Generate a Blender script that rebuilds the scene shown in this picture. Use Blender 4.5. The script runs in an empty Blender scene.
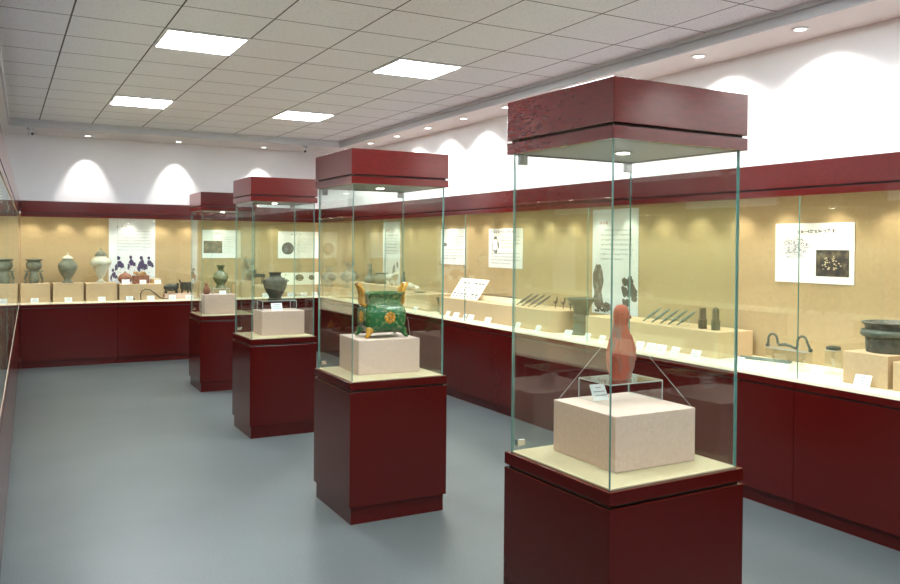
import bpy, bmesh, math, random
from mathutils import Vector, Matrix
random.seed(7)
SC = bpy.context.scene
COL = SC.collection
PI = math.pi
# ---------------------------------------------------------------- camera
def cam_setup():
    cd = bpy.data.cameras.new('camera'); co = bpy.data.objects.new('camera', cd); COL.objects.link(co)
    yaw, pitch, roll, f = 0.5001, -0.0126, 0.0083, 819.47
    cy, sy, cp, sp = math.cos(yaw), math.sin(yaw), math.cos(pitch), math.sin(pitch)
    fw = Vector((sy*cp, cy*cp, sp)); r = Vector((cy, -sy, 0)); u = r.cross(fw)
    r2 = math.cos(roll)*r + math.sin(roll)*u; u2 = -math.sin(roll)*r + math.cos(roll)*u
    m = Matrix((r2, u2, -fw)).transposed().to_4x4(); m.translation = Vector((0, 0, 1.6))
    co.matrix_world = m
    cd.sensor_width = 36; cd.lens = f/900*36; cd.shift_y = -37.09/900; cd.clip_start = 0.02; cd.clip_end = 60
    SC.camera = co
cam_setup()
# ---------------------------------------------------------------- world, exposure
w = bpy.data.worlds.new('world'); SC.world = w; w.use_nodes = True
w.node_tree.nodes['Background'].inputs[0].default_value = (.8, .86, .95, 1)
w.node_tree.nodes['Background'].inputs[1].default_value = 0.3
SC.view_settings.view_transform = 'Standard'; SC.view_settings.look = 'None'
SC.view_settings.gamma = 1; SC.view_settings.use_curve_mapping = False
SC.view_settings.exposure = 0.95
SC.cycles.transparent_max_bounces = 40
SC.cycles.max_bounces = 10
SC.cycles.sample_clamp_indirect = 4
E_PANEL = 40.0      # ceiling light diffusers
W_WASH = 28.0       # wall washers, W
W_CASE = 4.2        # showcase spots, W
W_TUBE = 3.0        # showcase tube, W per metre
W_PED = 6.0         # pedestal case spot
# ---------------------------------------------------------------- materials
def new_mat(name):
    m = bpy.data.materials.new(name); m.use_nodes = True
    return m, m.node_tree.nodes, m.node_tree.links, m.node_tree.nodes['Principled BSDF']
def mat(name, col, rough=.6, metal=0, coat=0, noise=None, bump=0, bscale=60, spec=.5, stretch=(1, 1, 1)):
    m, N, L, B = new_mat(name)
    B.inputs['Roughness'].default_value = rough; B.inputs['Metallic'].default_value = metal
    B.inputs['Coat Weight'].default_value = coat; B.inputs['Coat Roughness'].default_value = .12
    B.inputs['Specular IOR Level'].default_value = spec
    B.inputs['Base Color'].default_value = (*col, 1)
    tc = N.new('ShaderNodeTexCoord'); mp = N.new('ShaderNodeMapping'); mp.inputs['Scale'].default_value = stretch
    L.new(tc.outputs['Object'], mp.inputs['Vector'])
    if noise:
        col2, scale, lo, hi = noise
        n = N.new('ShaderNodeTexNoise'); n.inputs['Scale'].default_value = scale; n.inputs['Detail'].default_value = 6
        r = N.new('ShaderNodeMapRange'); r.inputs[1].default_value = lo; r.inputs[2].default_value = hi
        x = N.new('ShaderNodeMix'); x.data_type = 'RGBA'
        x.inputs[6].default_value = (*col, 1); x.inputs[7].default_value = (*col2, 1)
        L.new(mp.outputs[0], n.inputs['Vector']); L.new(n.outputs[0], r.inputs[0]); L.new(r.outputs[0], x.inputs[0])
        L.new(x.outputs[2], B.inputs['Base Color'])
    if bump:
        n2 = N.new('ShaderNodeTexNoise'); n2.inputs['Scale'].default_value = bscale; n2.inputs['Detail'].default_value = 3
        b = N.new('ShaderNodeBump'); b.inputs['Strength'].default_value = bump; b.inputs['Distance'].default_value = .01
        L.new(mp.outputs[0], n2.inputs['Vector']); L.new(n2.outputs[0], b.inputs['Height']); L.new(b.outputs[0], B.inputs['Normal'])
    return m
def emit(name, col, s):
    m, N, L, B = new_mat(name)
    B.inputs['Base Color'].default_value = (*col, 1); B.inputs['Emission Color'].default_value = (*col, 1)
    B.inputs['Emission Strength'].default_value = s
    return m
def glass_mat(name, tint, base=.05, rough=.0):
    m, N, L, B = new_mat(name); N.remove(B)
    out = N['Material Output']
    lw = N.new('ShaderNodeLayerWeight'); lw.inputs['Blend'].default_value = .5
    p = N.new('ShaderNodeMath'); p.operation = 'POWER'; p.inputs[1].default_value = 5
    q = N.new('ShaderNodeMath'); q.operation = 'MULTIPLY_ADD'; q.inputs[1].default_value = 1-base; q.inputs[2].default_value = base
    q.use_clamp = True
    t = N.new('ShaderNodeBsdfTransparent'); t.inputs[0].default_value = (*tint, 1)
    g = N.new('ShaderNodeBsdfGlossy'); g.inputs['Roughness'].default_value = rough; g.inputs[0].default_value = (1, 1, 1, 1)
    mx = N.new('ShaderNodeMixShader')
    L.new(lw.outputs['Facing'], p.inputs[0]); L.new(p.outputs[0], q.inputs[0]); L.new(q.outputs[0], mx.inputs[0])
    L.new(t.outputs[0], mx.inputs[1]); L.new(g.outputs[0], mx.inputs[2]); L.new(mx.outputs[0], out.inputs[0])
    return m
M = {}
M['glass'] = glass_mat('clear_glass', (.945, .98, .962), .05)
M['acrylic'] = glass_mat('clear_acrylic', (.95, .97, .97), .08)
M['glass_edge'] = mat('glass_edge', (.14, .30, .27), .15, spec=.9)
M['acrylic_edge'] = mat('acrylic_edge', (.42, .46, .46), .2)
M['wood'] = mat('mahogany', (.060, .0036, .0026), .20, spec=.3, noise=((.056, .0038, .003), 30, .35, .7), stretch=(3, 3, .7))
M['wood_cap'] = mat('mahogany_cap', (.095, .0065, .005), .14, spec=.65, noise=((.070, .005, .004), 25, .35, .7), stretch=(1, 1, 5))
M['groove'] = mat('groove_black', (.012, .008, .008), .6)
M['fabric'] = mat('beige_fabric_wall', (.43, .315, .17), .9, noise=((.39, .28, .15), 40, .3, .7), bump=.15, bscale=350)
M['deck'] = mat('cream_deck_cloth', (.88, .80, .60), .9, noise=((.82, .74, .55), 60, .3, .7), bump=.1, bscale=300)
M['case_deck'] = mat('beige_deck_cloth', (.60, .49, .31), .9, noise=((.55, .45, .28), 60, .3, .7), bump=.1, bscale=300)
M['bronze_worn'] = mat('worn_grey_bronze', (.10, .10, .08), .55, metal=.2, noise=((.04, .045, .035), 25, .42, .7), bump=.5, bscale=60)
M['block'] = mat('beige_display_block', (.60, .43, .26), .85, noise=((.54, .38, .23), 50, .3, .7), bump=.08, bscale=300)
M['pinkblock'] = mat('pale_pink_display_block', (.68, .50, .42), .8, noise=((.61, .44, .365), 70, .3, .7), bump=.08, bscale=300)
M['white_wall'] = mat('white_plaster', (.88, .88, .88), .85, noise=((.85, .85, .85), 3, .3, .7))
M['front_wall'] = mat('warm_grey_plaster', (.22, .20, .18), .85)
M['soffit'] = mat('white_soffit', (.88, .86, .82), .8)
M['molding'] = mat('grey_molding', (.55, .56, .58), .5)
M['grey_metal'] = mat('grey_case_lining', (.22, .23, .22), .35, metal=.3)
M['chrome'] = mat('chrome', (.75, .76, .78), .2, metal=1)
M['white_plastic'] = mat('white_plastic', (.8, .8, .8), .4)
M['black_plastic'] = mat('black_plastic', (.02, .02, .02), .3)
M['paper'] = mat('white_card', (.82, .83, .85), .6)
M['paper_grey'] = mat('pale_grey_poster', (.70, .73, .76), .55, noise=((.60, .64, .68), 4, .35, .7))
M['ink'] = mat('dark_ink', (.03, .03, .04), .6)
M['ink_grey'] = mat('grey_ink', (.16, .17, .2), .6)
M['ink_red'] = mat('red_ink', (.35, .03, .03), .6)
M['ink_purple'] = mat('purple_ink', (.05, .03, .10), .6)
M['photo_dark'] = mat('dark_photo_print', (.02, .015, .025), .4, noise=((.22, .17, .10), 14, .52, .75))
M['photo_brown'] = mat('brown_photo_print', (.12, .10, .07), .4, noise=((.35, .26, .18), 16, .45, .7))
M['photo_grey'] = mat('grey_photo_print', (.055, .055, .06), .4, noise=((.2, .2, .22), 18, .45, .7))
M['lamp'] = emit('lamp_lens', (1, .93, .78), 14)
M['lamp_cool'] = emit('wall_washer_lens', (1, .97, .92), 5)
M['panel'] = emit('light_panel_diffuser', (.88, .94, 1), E_PANEL)
M['terracotta'] = mat('worn_red_clay', (.36, .085, .05), .85, noise=((.20, .15, .13), 22, .50, .66), bump=.5, bscale=45, stretch=(1, 1, .5))
M['green_glaze'] = mat('green_glaze', (.008, .11, .03), .2, coat=.6, noise=((.22, .30, .10), 38, .52, .74), bump=1.0, bscale=55)
M['amber_glaze'] = mat('amber_glaze', (.55, .26, .03), .22, coat=.5, noise=((.30, .14, .02), 25, .45, .75), bump=.3)
M['bronze_dark'] = mat('dark_bronze', (.055, .065, .045), .5, metal=.3, noise=((.12, .09, .06), 22, .45, .7), bump=.6, bscale=70)
M['bronze_green'] = mat('green_bronze', (.10, .11, .085), .55, metal=.2, noise=((.05, .07, .05), 20, .42, .7), bump=.5, bscale=60)
M['bronze_black'] = mat('black_bronze', (.035, .040, .033), .5, metal=.3, noise=((.09, .10, .08), 25, .45, .7), bump=.4, bscale=70)
M['bronze_blue'] = mat('blue_green_bronze', (.13, .19, .17), .55, metal=.2, noise=((.06, .10, .09), 30, .42, .7))
M['grey_pottery'] = mat('grey_green_pottery', (.20, .20, .145), .8, noise=((.11, .12, .085), 12, .4, .7), bump=.5, bscale=40)
M['pale_pottery'] = mat('pale_glazed_pottery', (.56, .55, .45), .5, noise=((.30, .24, .13), 9, .5, .7), bump=.2)
M['painted_pottery'] = mat('painted_grey_pottery', (.26, .25, .20), .75, noise=((.08, .08, .07), 14, .5, .58))
M['brown_pottery'] = mat('brown_pottery', (.28, .10, .05), .6, noise=((.16, .05, .03), 15, .4, .7))
M['ochre_pottery'] = mat('ochre_pottery', (.50, .30, .12), .7, noise=((.32, .17, .07), 15, .4, .7))
M['olive_glaze'] = mat('olive_glaze', (.14, .16, .06), .15, coat=.6, noise=((.33, .35, .22), 7, .5, .7))
M['shell'] = mat('pale_shell', (.62, .60, .52), .6, noise=((.35, .30, .22), 15, .5, .7), bump=.5)
M['iron'] = mat('rusted_iron', (.04, .035, .03), .6, noise=((.10, .06, .04), 30, .5, .7))
M['pale_bead'] = mat('pale_cream_bead', (.66, .56, .36), .6)
M['board_white'] = mat('cream_board', (.88, .84, .72), .7)
M['thread'] = mat('clear_thread', (.75, .78, .78), .3)

def floor_mat():
    m, N, L, B = new_mat('blue_grey_vinyl_floor')
    tc = N.new('ShaderNodeTexCoord'); n = N.new('ShaderNodeTexNoise'); n.inputs['Scale'].default_value = 1.3; n.inputs['Detail'].default_value = 8
    n2 = N.new('ShaderNodeTexNoise'); n2.inputs['Scale'].default_value = 90; n2.inputs['Detail'].default_value = 2
    L.new(tc.outputs['Object'], n.inputs['Vector']); L.new(tc.outputs['Object'], n2.inputs['Vector'])
    ad = N.new('ShaderNodeMath'); ad.operation = 'MULTIPLY_ADD'; ad.inputs[1].default_value = .5
    hf = N.new('ShaderNodeMath'); hf.operation = 'MULTIPLY'; hf.inputs[1].default_value = .5
    L.new(n2.outputs[0], hf.inputs[0]); L.new(n.outputs[0], ad.inputs[0]); L.new(hf.outputs[0], ad.inputs[2])
    x = N.new('ShaderNodeMix'); x.data_type = 'RGBA'
    x.inputs[6].default_value = (.066, .080, .080, 1); x.inputs[7].default_value = (.098, .114, .114, 1)
    r = N.new('ShaderNodeMapRange'); r.inputs[1].default_value = .35; r.inputs[2].default_value = .65
    L.new(ad.outputs[0], r.inputs[0]); L.new(r.outputs[0], x.inputs[0]); L.new(x.outputs[2], B.inputs['Base Color'])
    B.inputs['Roughness'].default_value = .42
    b = N.new('ShaderNodeBump'); b.inputs['Strength'].default_value = .12; b.inputs['Distance'].default_value = .004
    L.new(n2.outputs[0], b.inputs['Height']); L.new(b.outputs[0], B.inputs['Normal'])
    return m
M['floor'] = floor_mat()
def ceil_mat():
    # 0.6 m mineral tiles with dark joints; lines at x = 0.4 + 0.6k, y = 0.6k
    m, N, L, B = new_mat('perforated_ceiling_tiles')
    tc = N.new('ShaderNodeTexCoord'); sp = N.new('ShaderNodeSeparateXYZ'); L.new(tc.outputs['Object'], sp.inputs[0])
    def line(out, off):
        a = N.new('ShaderNodeMath'); a.operation = 'ADD'; a.inputs[1].default_value = off; L.new(out, a.inputs[0])
        k = N.new('ShaderNodeMath'); k.operation = 'PINGPONG'; k.inputs[1].default_value = .3; L.new(a.outputs[0], k.inputs[0])
        c = N.new('ShaderNodeMath'); c.operation = 'LESS_THAN'; c.inputs[1].default_value = .0055; L.new(k.outputs[0], c.inputs[0])
        return c
    lx, ly = line(sp.outputs[0], 60-.4), line(sp.outputs[1], 60)
    mxx = N.new('ShaderNodeMath'); mxx.operation = 'MAXIMUM'; L.new(lx.outputs[0], mxx.inputs[0]); L.new(ly.outputs[0], mxx.inputs[1])
    v = N.new('ShaderNodeTexVoronoi'); v.inputs['Scale'].default_value = 45; L.new(tc.outputs['Object'], v.inputs['Vector'])
    r = N.new('ShaderNodeMapRange'); r.inputs[1].default_value = .12; r.inputs[2].default_value = .3
    L.new(v.outputs['Distance'], r.inputs[0])
    t = N.new('ShaderNodeMix'); t.data_type = 'RGBA'; t.inputs[6].default_value = (.66, .68, .70, 1); t.inputs[7].default_value = (.88, .905, .93, 1)
    L.new(r.outputs[0], t.inputs[0])
    x = N.new('ShaderNodeMix'); x.data_type = 'RGBA'; x.inputs[7].default_value = (.06, .06, .065, 1)
    L.new(mxx.outputs[0], x.inputs[0]); L.new(t.outputs[2], x.inputs[6]); L.new(x.outputs[2], B.inputs['Base Color'])
    B.inputs['Roughness'].default_value = .8
    return m
M['ceiling'] = ceil_mat()

# ---------------------------------------------------------------- mesh helpers
class MB:
    """collects shapes into one mesh"""
    def __init__(s): s.v = []; s.f = []; s.mi = []
    def add(s, vs, fs, mi=0):
        n = len(s.v); s.v += [tuple(v) for v in vs]; s.f += [tuple(i+n for i in f) for f in fs]
        s.mi += [mi]*len(fs) if isinstance(mi, int) else list(mi)
        return s
    def box(s, x0, x1, y0, y1, z0, z1, mi=0, m6=None, rz=0, rx=0, piv=None):
        vs = [Vector((x, y, z)) for z in (z0, z1) for y in (y0, y1) for x in (x0, x1)]
        if rz or rx:
            p = Vector(piv) if piv else Vector(((x0+x1)/2, (y0+y1)/2, z0))
            R = Matrix.Rotation(rz, 3, 'Z') @ Matrix.Rotation(rx, 3, 'X')
            vs = [R @ (v-p) + p for v in vs]
        fs = [(0, 2, 3, 1), (4, 5, 7, 6), (0, 1, 5, 4), (2, 6, 7, 3), (0, 4, 6, 2), (1, 3, 7, 5)]  # -z +z -y +y -x +x
        return s.add(vs, fs, m6 if m6 else mi)
    def lathe(s, prof, c=(0, 0, 0), n=32, sx=1, sy=1, mi=0, warp=None):
        vs, fs = [], []
        for r, z in prof:
            for k in range(n):
                a = 2*PI*k/n; x, y, zz = r*math.cos(a)*sx, r*math.sin(a)*sy, z
                if warp: x, y, zz = warp(x, y, zz)
                vs.append((x+c[0], y+c[1], zz+c[2]))
        m = len(prof)
        for i in range(m-1):
            for k in range(n):
                fs.append((i*n+k, i*n+(k+1) % n, (i+1)*n+(k+1) % n, (i+1)*n+k))
        fs.append(tuple(reversed(range(n)))); fs.append(tuple((m-1)*n+k for k in range(n)))
        return s.add(vs, fs, mi)
    def tube(s, pts, rad, n=8, mi=0, flat=1):
        pts = [Vector(p) for p in pts]; m = len(pts)
        rads = rad if isinstance(rad, (list, tuple)) else [rad]*m
        vs, fs = [], []; up = Vector((0, 0, 1))
        for i, p in enumerate(pts):
            d = (pts[min(i+1, m-1)] - pts[max(i-1, 0)]).normalized()
            a = d.cross(up)
            if a.length < .05: a = d.cross(Vector((1, 0, 0)))
            a.normalize(); b = a.cross(d)
            for k in range(n):
                t = 2*PI*k/n; vs.append(p + rads[i]*(math.cos(t)*a + math.sin(t)*b*flat))
        for i in range(m-1):
            for k in range(n): fs.append((i*n+k, i*n+(k+1) % n, (i+1)*n+(k+1) % n, (i+1)*n+k))
        fs.append(tuple(reversed(range(n)))); fs.append(tuple((m-1)*n+k for k in range(n)))
        return s.add(vs, fs, mi)
    def ball(s, c, rx, ry=None, rz=None, n=16, mi=0):
        ry = ry or rx; rz = rz or rx; m = max(6, n//2)
        prof = [(max(1e-4, math.sin(PI*i/m)), -math.cos(PI*i/m)) for i in range(m+1)]
        return s.lathe([(r, z*rz) for r, z in prof], c, n, rx, ry, mi)
    def prism(s, pts, y0, y1, mi=0):
        """outline in xz extruded along y"""
        n = len(pts)
        vs = [(x, y0, z) for x, z in pts] + [(x, y1, z) for x, z in pts]
        fs = [tuple(range(n)), tuple(reversed(range(n, 2*n)))] + [(i, i+n, (i+1) % n+n, (i+1) % n) for i in range(n)]
        return s.add(vs, fs, mi)
    def build(s, name, mats, parent=None, smooth=False, bevel=0):
        me = bpy.data.meshes.new(name); me.from_pydata(s.v, [], s.f)
        if not isinstance(mats, (list, tuple)): mats = [mats]
        for m in mats: me.materials.append(M[m] if isinstance(m, str) else m)
        for p, i in zip(me.polygons, s.mi): p.material_index = i
        bm = bmesh.new(); bm.from_mesh(me); bmesh.ops.recalc_face_normals(bm, faces=bm.faces); bm.to_mesh(me); bm.free()
        if smooth:
            for p in me.polygons: p.use_smooth = True
            me.set_sharp_from_angle(angle=math.radians(50))
        me.update()
        o = bpy.data.objects.new(name, me); COL.objects.link(o)
        if parent: o.parent = parent
        if bevel:
            b = o.modifiers.new('bevel', 'BEVEL'); b.width = bevel; b.segments = 2; b.limit_method = 'ANGLE'
        return o
def tag(o, label=None, cat=None, group=None, kind=None):
    if label: o['label'] = label
    if cat: o['category'] = cat
    if group: o['group'] = group
    if kind: o['kind'] = kind
    return o
def thing(name, label, cat, loc=(0, 0, 0), rz=0, group=None):
    o = bpy.data.objects.new(name, None); COL.objects.link(o); o.empty_display_size = .05
    o.location = loc; o.rotation_euler = (0, 0, rz)
    return tag(o, label, cat, group)
def struct(name, mb, m, **k): return tag(mb.build(name, m, **k), kind='structure')
def solo(name, mb, m, label, cat, loc=(0, 0, 0), rz=0, group=None, **k):
    o = mb.build(name, m, **k); o.location = loc; o.rotation_euler = (0, 0, rz)
    return tag(o, label, cat, group)
def spot(parent, loc, watts, size, blend, rot=(0, 0, 0), col=(1, .93, .80), rad=.03):
    l = bpy.data.lights.new('spot_lamp', 'SPOT'); l.energy = watts; l.spot_size = math.radians(size); l.spot_blend = blend
    l.color = col; l.shadow_soft_size = rad
    o = bpy.data.objects.new('spot_lamp', l); COL.objects.link(o); o.parent = parent; o.location = loc; o.rotation_euler = rot
    return o
def tube_light(parent, loc, rot, lx, ly, watts, col=(1, .95, .84)):
    l = bpy.data.lights.new('tube_lamp', 'AREA'); l.shape = 'RECTANGLE'; l.size = lx; l.size_y = ly; l.energy = watts; l.color = col
    o = bpy.data.objects.new('tube_lamp', l); COL.objects.link(o); o.parent = parent; o.location = loc; o.rotation_euler = rot
    return o

# ---------------------------------------------------------------- room shell
X_R, Y_B, DEP = 4.13, 11.53, .69
XW, YW, Y0 = X_R+DEP, Y_B+DEP, -3.0
ZC, ZS = 3.10, 3.015
LX0, LA = -0.115, math.radians(1.5)          # the left row of showcases stands at a slight angle
def lx(y, d=0): return LX0 + math.tan(LA)*y - d
def quad_prism(pts, z0, z1):
    m = MB(); n = len(pts)
    m.add([(x, y, z0) for x, y in pts]+[(x, y, z1) for x, y in pts],
          [tuple(range(n)), tuple(range(n, 2*n))]+[(i, (i+1) % n, (i+1) % n+n, i+n) for i in range(n)])
    return m
xl0, xl1 = lx(Y0, DEP), lx(YW, DEP)
struct('floor', quad_prism([(xl0-.2, Y0-.1), (XW+.1, Y0-.1), (XW+.1, YW+.1), (xl1-.2, YW+.1)], -.1, 0), 'floor')
struct('wall_right', MB().box(XW, XW+.1, Y0-.1, YW+.1, 0, 3.2), 'white_wall')
struct('wall_back', MB().box(xl1-.1, XW, YW, YW+.1, 0, 3.2), 'white_wall')
struct('wall_front', MB().box(xl0-.1, XW, Y0-.1, Y0, 0, 3.2), 'front_wall')
struct('wall_left', quad_prism([(xl0-.1, Y0), (xl0, Y0), (xl1, YW), (xl1-.1, YW)], 0, 3.2), 'white_wall')
XC, YC = 4.35, 11.36
cl0, cl1 = lx(Y0)-.06, lx(YC)-.10
struct('ceiling', quad_prism([(cl0-.05, Y0), (XC+.05, Y0), (XC+.05, YC+.05), (cl1-.05, YC+.05)], ZC, ZC+.1), 'ceiling')
def soffit(name, a, b, c, d):
    struct(name, quad_prism([a, b, c, d], ZS, 3.2), 'soffit')
soffit('trim_1', (XC+.02, Y0), (XW, Y0), (XW, YW), (XC+.02, YC+.02))
soffit('trim_2', (cl1-.02, YC+.02), (XC+.02, YC+.02), (XW, YW), (xl1, YW))
soffit('trim_3', (xl0, Y0), (cl0-.02, Y0), (cl1-.02, YC+.02), (xl1, YW))
# grey stepped moulding around the tiled field
g = MB()
g.box(XC, XC+.02, Y0, YC+.02, ZS-.004, ZC).box(XC-.03, XC, Y0, YC, ZC-.03, ZC)
struct('trim_4', g, 'molding')
g = MB(); g.box(cl1, XC+.0, YC, YC+.02, ZS-.004, ZC).box(cl1, XC-.03, YC-.03, YC, ZC-.03, ZC)
struct('trim_5', g, 'molding')
struct('trim_6', quad_prism([(cl0-.02, Y0), (cl0, Y0), (cl1, YC), (cl1-.02, YC)], ZS-.004, ZC), 'molding')

# ---------------------------------------------------------------- ceiling lights
def ceiling_light(x, y, label):
    t = thing('ceiling_light', label, 'ceiling light', (x+.3, y+.3, ZC), 0, 'square light panels in the tiled ceiling')
    f = MB(); a, b = .298, .275
    f.box(-a, a, -a, -b, -.012, -.001).box(-a, a, b, a, -.012, -.001).box(-a, -b, -b, b, -.012, -.001).box(b, a, -b, b, -.012, -.001)
    f.build('frame', 'white_plastic', t)
    MB().box(-b, b, -b, b, -.010, -.001).build('diffuser', 'panel', t)
for (x, y, lb) in [(1.0, 6.0, 'square glowing ceiling panel nearest the camera on the left side'),
                   (1.0, 9.0, 'smaller looking glowing ceiling panel far back on the left'),
                   (2.8, 6.0, 'square glowing ceiling panel between the second and third pedestal case tops'),
                   (2.8, 9.0, 'distant glowing ceiling panel above the third pedestal case')]:
    ceiling_light(x, y, lb)
for x in (1.0, 2.8):
    for y in (0.0, 3.0): ceiling_light(x, y, 'square light panel in the ceiling outside the picture')
# wall washers in the soffit
def washer(x, y, rot, label, size=118, k=1):
    t = thing('recessed_downlight', label, 'downlight', (x, y, ZS), 0, 'round downlights in the soffit')
    MB().lathe([(.038, -.002), (.052, -.002), (.052, -.009), (.046, -.012), (.038, -.009), (.038, -.002)], n=24).build('trim_ring', 'white_plastic', t, smooth=True)
    MB().lathe([(.036, -.004), (.036, -.008)], n=20).build('lens', 'lamp_cool', t)
    spot(t, (0, 0, -.02), W_WASH*k, size, .55, rot, (1, .97, .92), .03)
names_r = {2: 'recessed downlight in the right soffit nearest the right edge of the picture', 3: 'recessed downlight in the right soffit just past the nearest pedestal case top'}
for k in range(-5, 10):
    y = 3.58 + .88*k
    lb = {0: 'recessed downlight in the right soffit nearest the right edge of the picture', 1: 'second recessed downlight in the right soffit, above the nearest pedestal cap',
          4: 'recessed soffit downlight just left of the nearest pedestal cap'}.get(k, 'recessed downlight washing the white right wall, farther along the row')
    washer(4.52, y, (0, math.radians(-14), 0), lb)
for k, x in enumerate((1.0, 2.17, 3.38)):
    washer(x, 11.93, (math.radians(20), 0, 0), ['leftmost downlight over the white back wall', 'middle downlight over the white back wall', 'downlight over the back wall near the corner'][k], 56, .9)

# ---------------------------------------------------------------- wall showcases
ZD = .814
def showcase(origin, rz, length, label, spots=.4, group=None, dep=DEP, start=.2, gx=.022):
    """local: y along the row, x into the case"""
    t = thing('wall_showcase', label, 'display case', origin, rz, group)
    L = length; e = .0015
    MB().box(.03, .12, e, L-e, 0, .09).build('plinth', 'wood', t)
    MB().box(.0, dep-.005, e, L-e, .09, .748).build('base_cabinet', 'wood', t)
    MB().box(.012, dep-.005, e, L-e, .748, .760).build('shadow_gap', 'groove', t)
    MB().box(0, dep-.005, e, L-e, .760, .800).build('top_rail', 'wood', t)
    MB().box(.004, dep-.005, 0, L, .800, ZD).build('display_deck', 'deck', t)
    MB().box(dep-.03, dep-.005, 0, L, ZD, 1.955).build('back_panel', 'fabric', t)
    MB().box(gx, gx+.008, .0006, L-.0006, ZD, 1.93, m6=[1, 1, 0, 0, 0, 0]).add([], []).build('glass_pane', ['glass', 'glass_edge'], t)
    # the polished pane joint
    MB().box(gx-.0005, gx+.0085, L-.0006, L+.0006, ZD, 1.905).build('pane_joint', 'glass_edge', t)
    MB().box(0, .02, 0, L, 1.907, 1.947).build('fascia_rail', 'wood_cap', t)
    MB().box(.015, .02, 0, L, 1.947, 1.959).build('fascia_gap', 'groove', t)
    MB().box(0, .02, 0, L, 1.959, 2.107).build('fascia', 'wood_cap', t)
    MB().box(.02, dep-.005, 0, L, 2.085, 2.105).build('top_board', 'wood', t)
    MB().box(.031, dep-.005, 0, L, 1.955, 1.975).build('lining', 'white_wall', t)
    y = start
    while y < L-.1:
        s = MB().lathe([(.022, 1.948), (.032, 1.948), (.032, 1.955), (.022, 1.955)], (dep-.19, y, 0), 16).build('spot_ring', 'chrome', t)
        MB().lathe([(.020, 1.946), (.020, 1.95)], (dep-.19, y, 0), 14).build('spot_lens', 'lamp', s)
        spot(t, (dep-.19, y, 1.935), W_CASE, 105, .8, (0, math.radians(-8), 0), (1, .90, .72), .015)
        y += spots
    tube_light(t, (.075, L/2, 1.950), (0, 0, 0), .05, L-.06, W_TUBE*L)
    return t
RG = 'showcases along the right wall'
rlab = {-2.72: 'right wall showcase behind the camera', -.72: 'right wall showcase beside the camera', 1.28: 'right wall showcase section at the right edge holding the big dark bronze vessel',
        3.28: 'right wall showcase section holding the long block with two upright bronze sockets', 5.28: 'right wall showcase section holding the dark flared beaker and round-ended block',
        7.28: 'right wall showcase section with the slanted white board of small finds', 9.28: 'farthest right wall showcase section, meeting the back row in the corner'}
for y, lb in rlab.items():
    L = 2.0 if y < 9 else Y_B-9.28
    showcase((X_R, y, 0), 0, L, lb)
# the corner square behind both rows
ct = thing('corner_showcase', 'corner bay of the display cases where the right and back rows meet', 'display case', (X_R, Y_B, 0))
MB().box(.004, DEP-.005, 0, DEP-.005, 0, .800).build('base_cabinet', 'wood', ct)
MB().box(.0, DEP-.005, -.0, DEP-.005, .800, ZD).build('display_deck', 'deck', ct)
MB().box(DEP-.03, DEP-.005, 0, DEP-.03, ZD, 1.955).build('back_panel', 'fabric', ct)
MB().box(0, DEP-.005, DEP-.03, DEP-.005, ZD, 1.955).build('back_panel', 'fabric', ct)
MB().box(0, DEP-.005, 0, DEP-.005, 1.955, 1.975).build('lining', 'white_wall', ct)
MB().box(0, DEP-.005, 0, DEP-.005, 2.085, 2.105).build('top_board', 'wood', ct)
MB().lathe([(.020, 1.946), (.020, 1.955)], (.35, .35, 0), 14).build('spot_lens', 'lamp', ct)
spot(ct, (.35, .35, 1.935), W_CASE*2, 130, .7, (0, 0, 0), (1, .90, .72), .015)
# back row: local y runs towards -x
bx = [X_R, 3.80, 2.55, 1.33, lx(Y_B)+.012]
blab = ['narrow back wall showcase section beside the corner', 'back wall showcase section with the fan-shaped pieces on a board',
        'back wall showcase section behind the farthest pedestal case', 'back wall showcase section at far left with the two tall urns']
for i in range(4):
    showcase((bx[i], Y_B, 0), PI/2, bx[i]-bx[i+1], blab[i], start=.2 if i else .1)
# left row: rotated half a turn, depth towards -x
def lpos(u): return (LX0+math.sin(LA)*u, math.cos(LA)*u, 0)
llen = 2.0
for k, u0 in enumerate([11.50-2.0*i for i in range(7)]):
    showcase(lpos(u0), PI-LA, llen, 'left wall showcase seen edge-on, %s' %  (['in the far corner', 'second from the far corner', 'third from the far corner', 'nearest in view at the left edge', 'beside the camera', 'just behind the camera', 'farthest behind the camera'][k]), gx=.004)
MB_c = thing('corner_showcase', 'left corner bay of the display cases where left and back rows meet', 'display case', (lx(Y_B), Y_B, 0))
MB().box(-DEP+.03, .006, .0, DEP-.005, 0, .8).build('base_cabinet', 'wood', MB_c)
MB().box(-DEP+.03, .006, .0, DEP-.005, .8, ZD).build('display_deck', 'deck', MB_c)
MB().box(-DEP+.03, .008, DEP-.03, DEP-.005, ZD, 1.955).build('back_panel', 'fabric', MB_c)
MB().box(-DEP+.03, .008, .0, DEP-.005, 1.955, 1.975).build('lining', 'white_wall', MB_c)
MB().box(-DEP+.03, .008, .0, DEP-.005, 2.085, 2.107).build('top_board', 'wood', MB_c)

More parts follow.
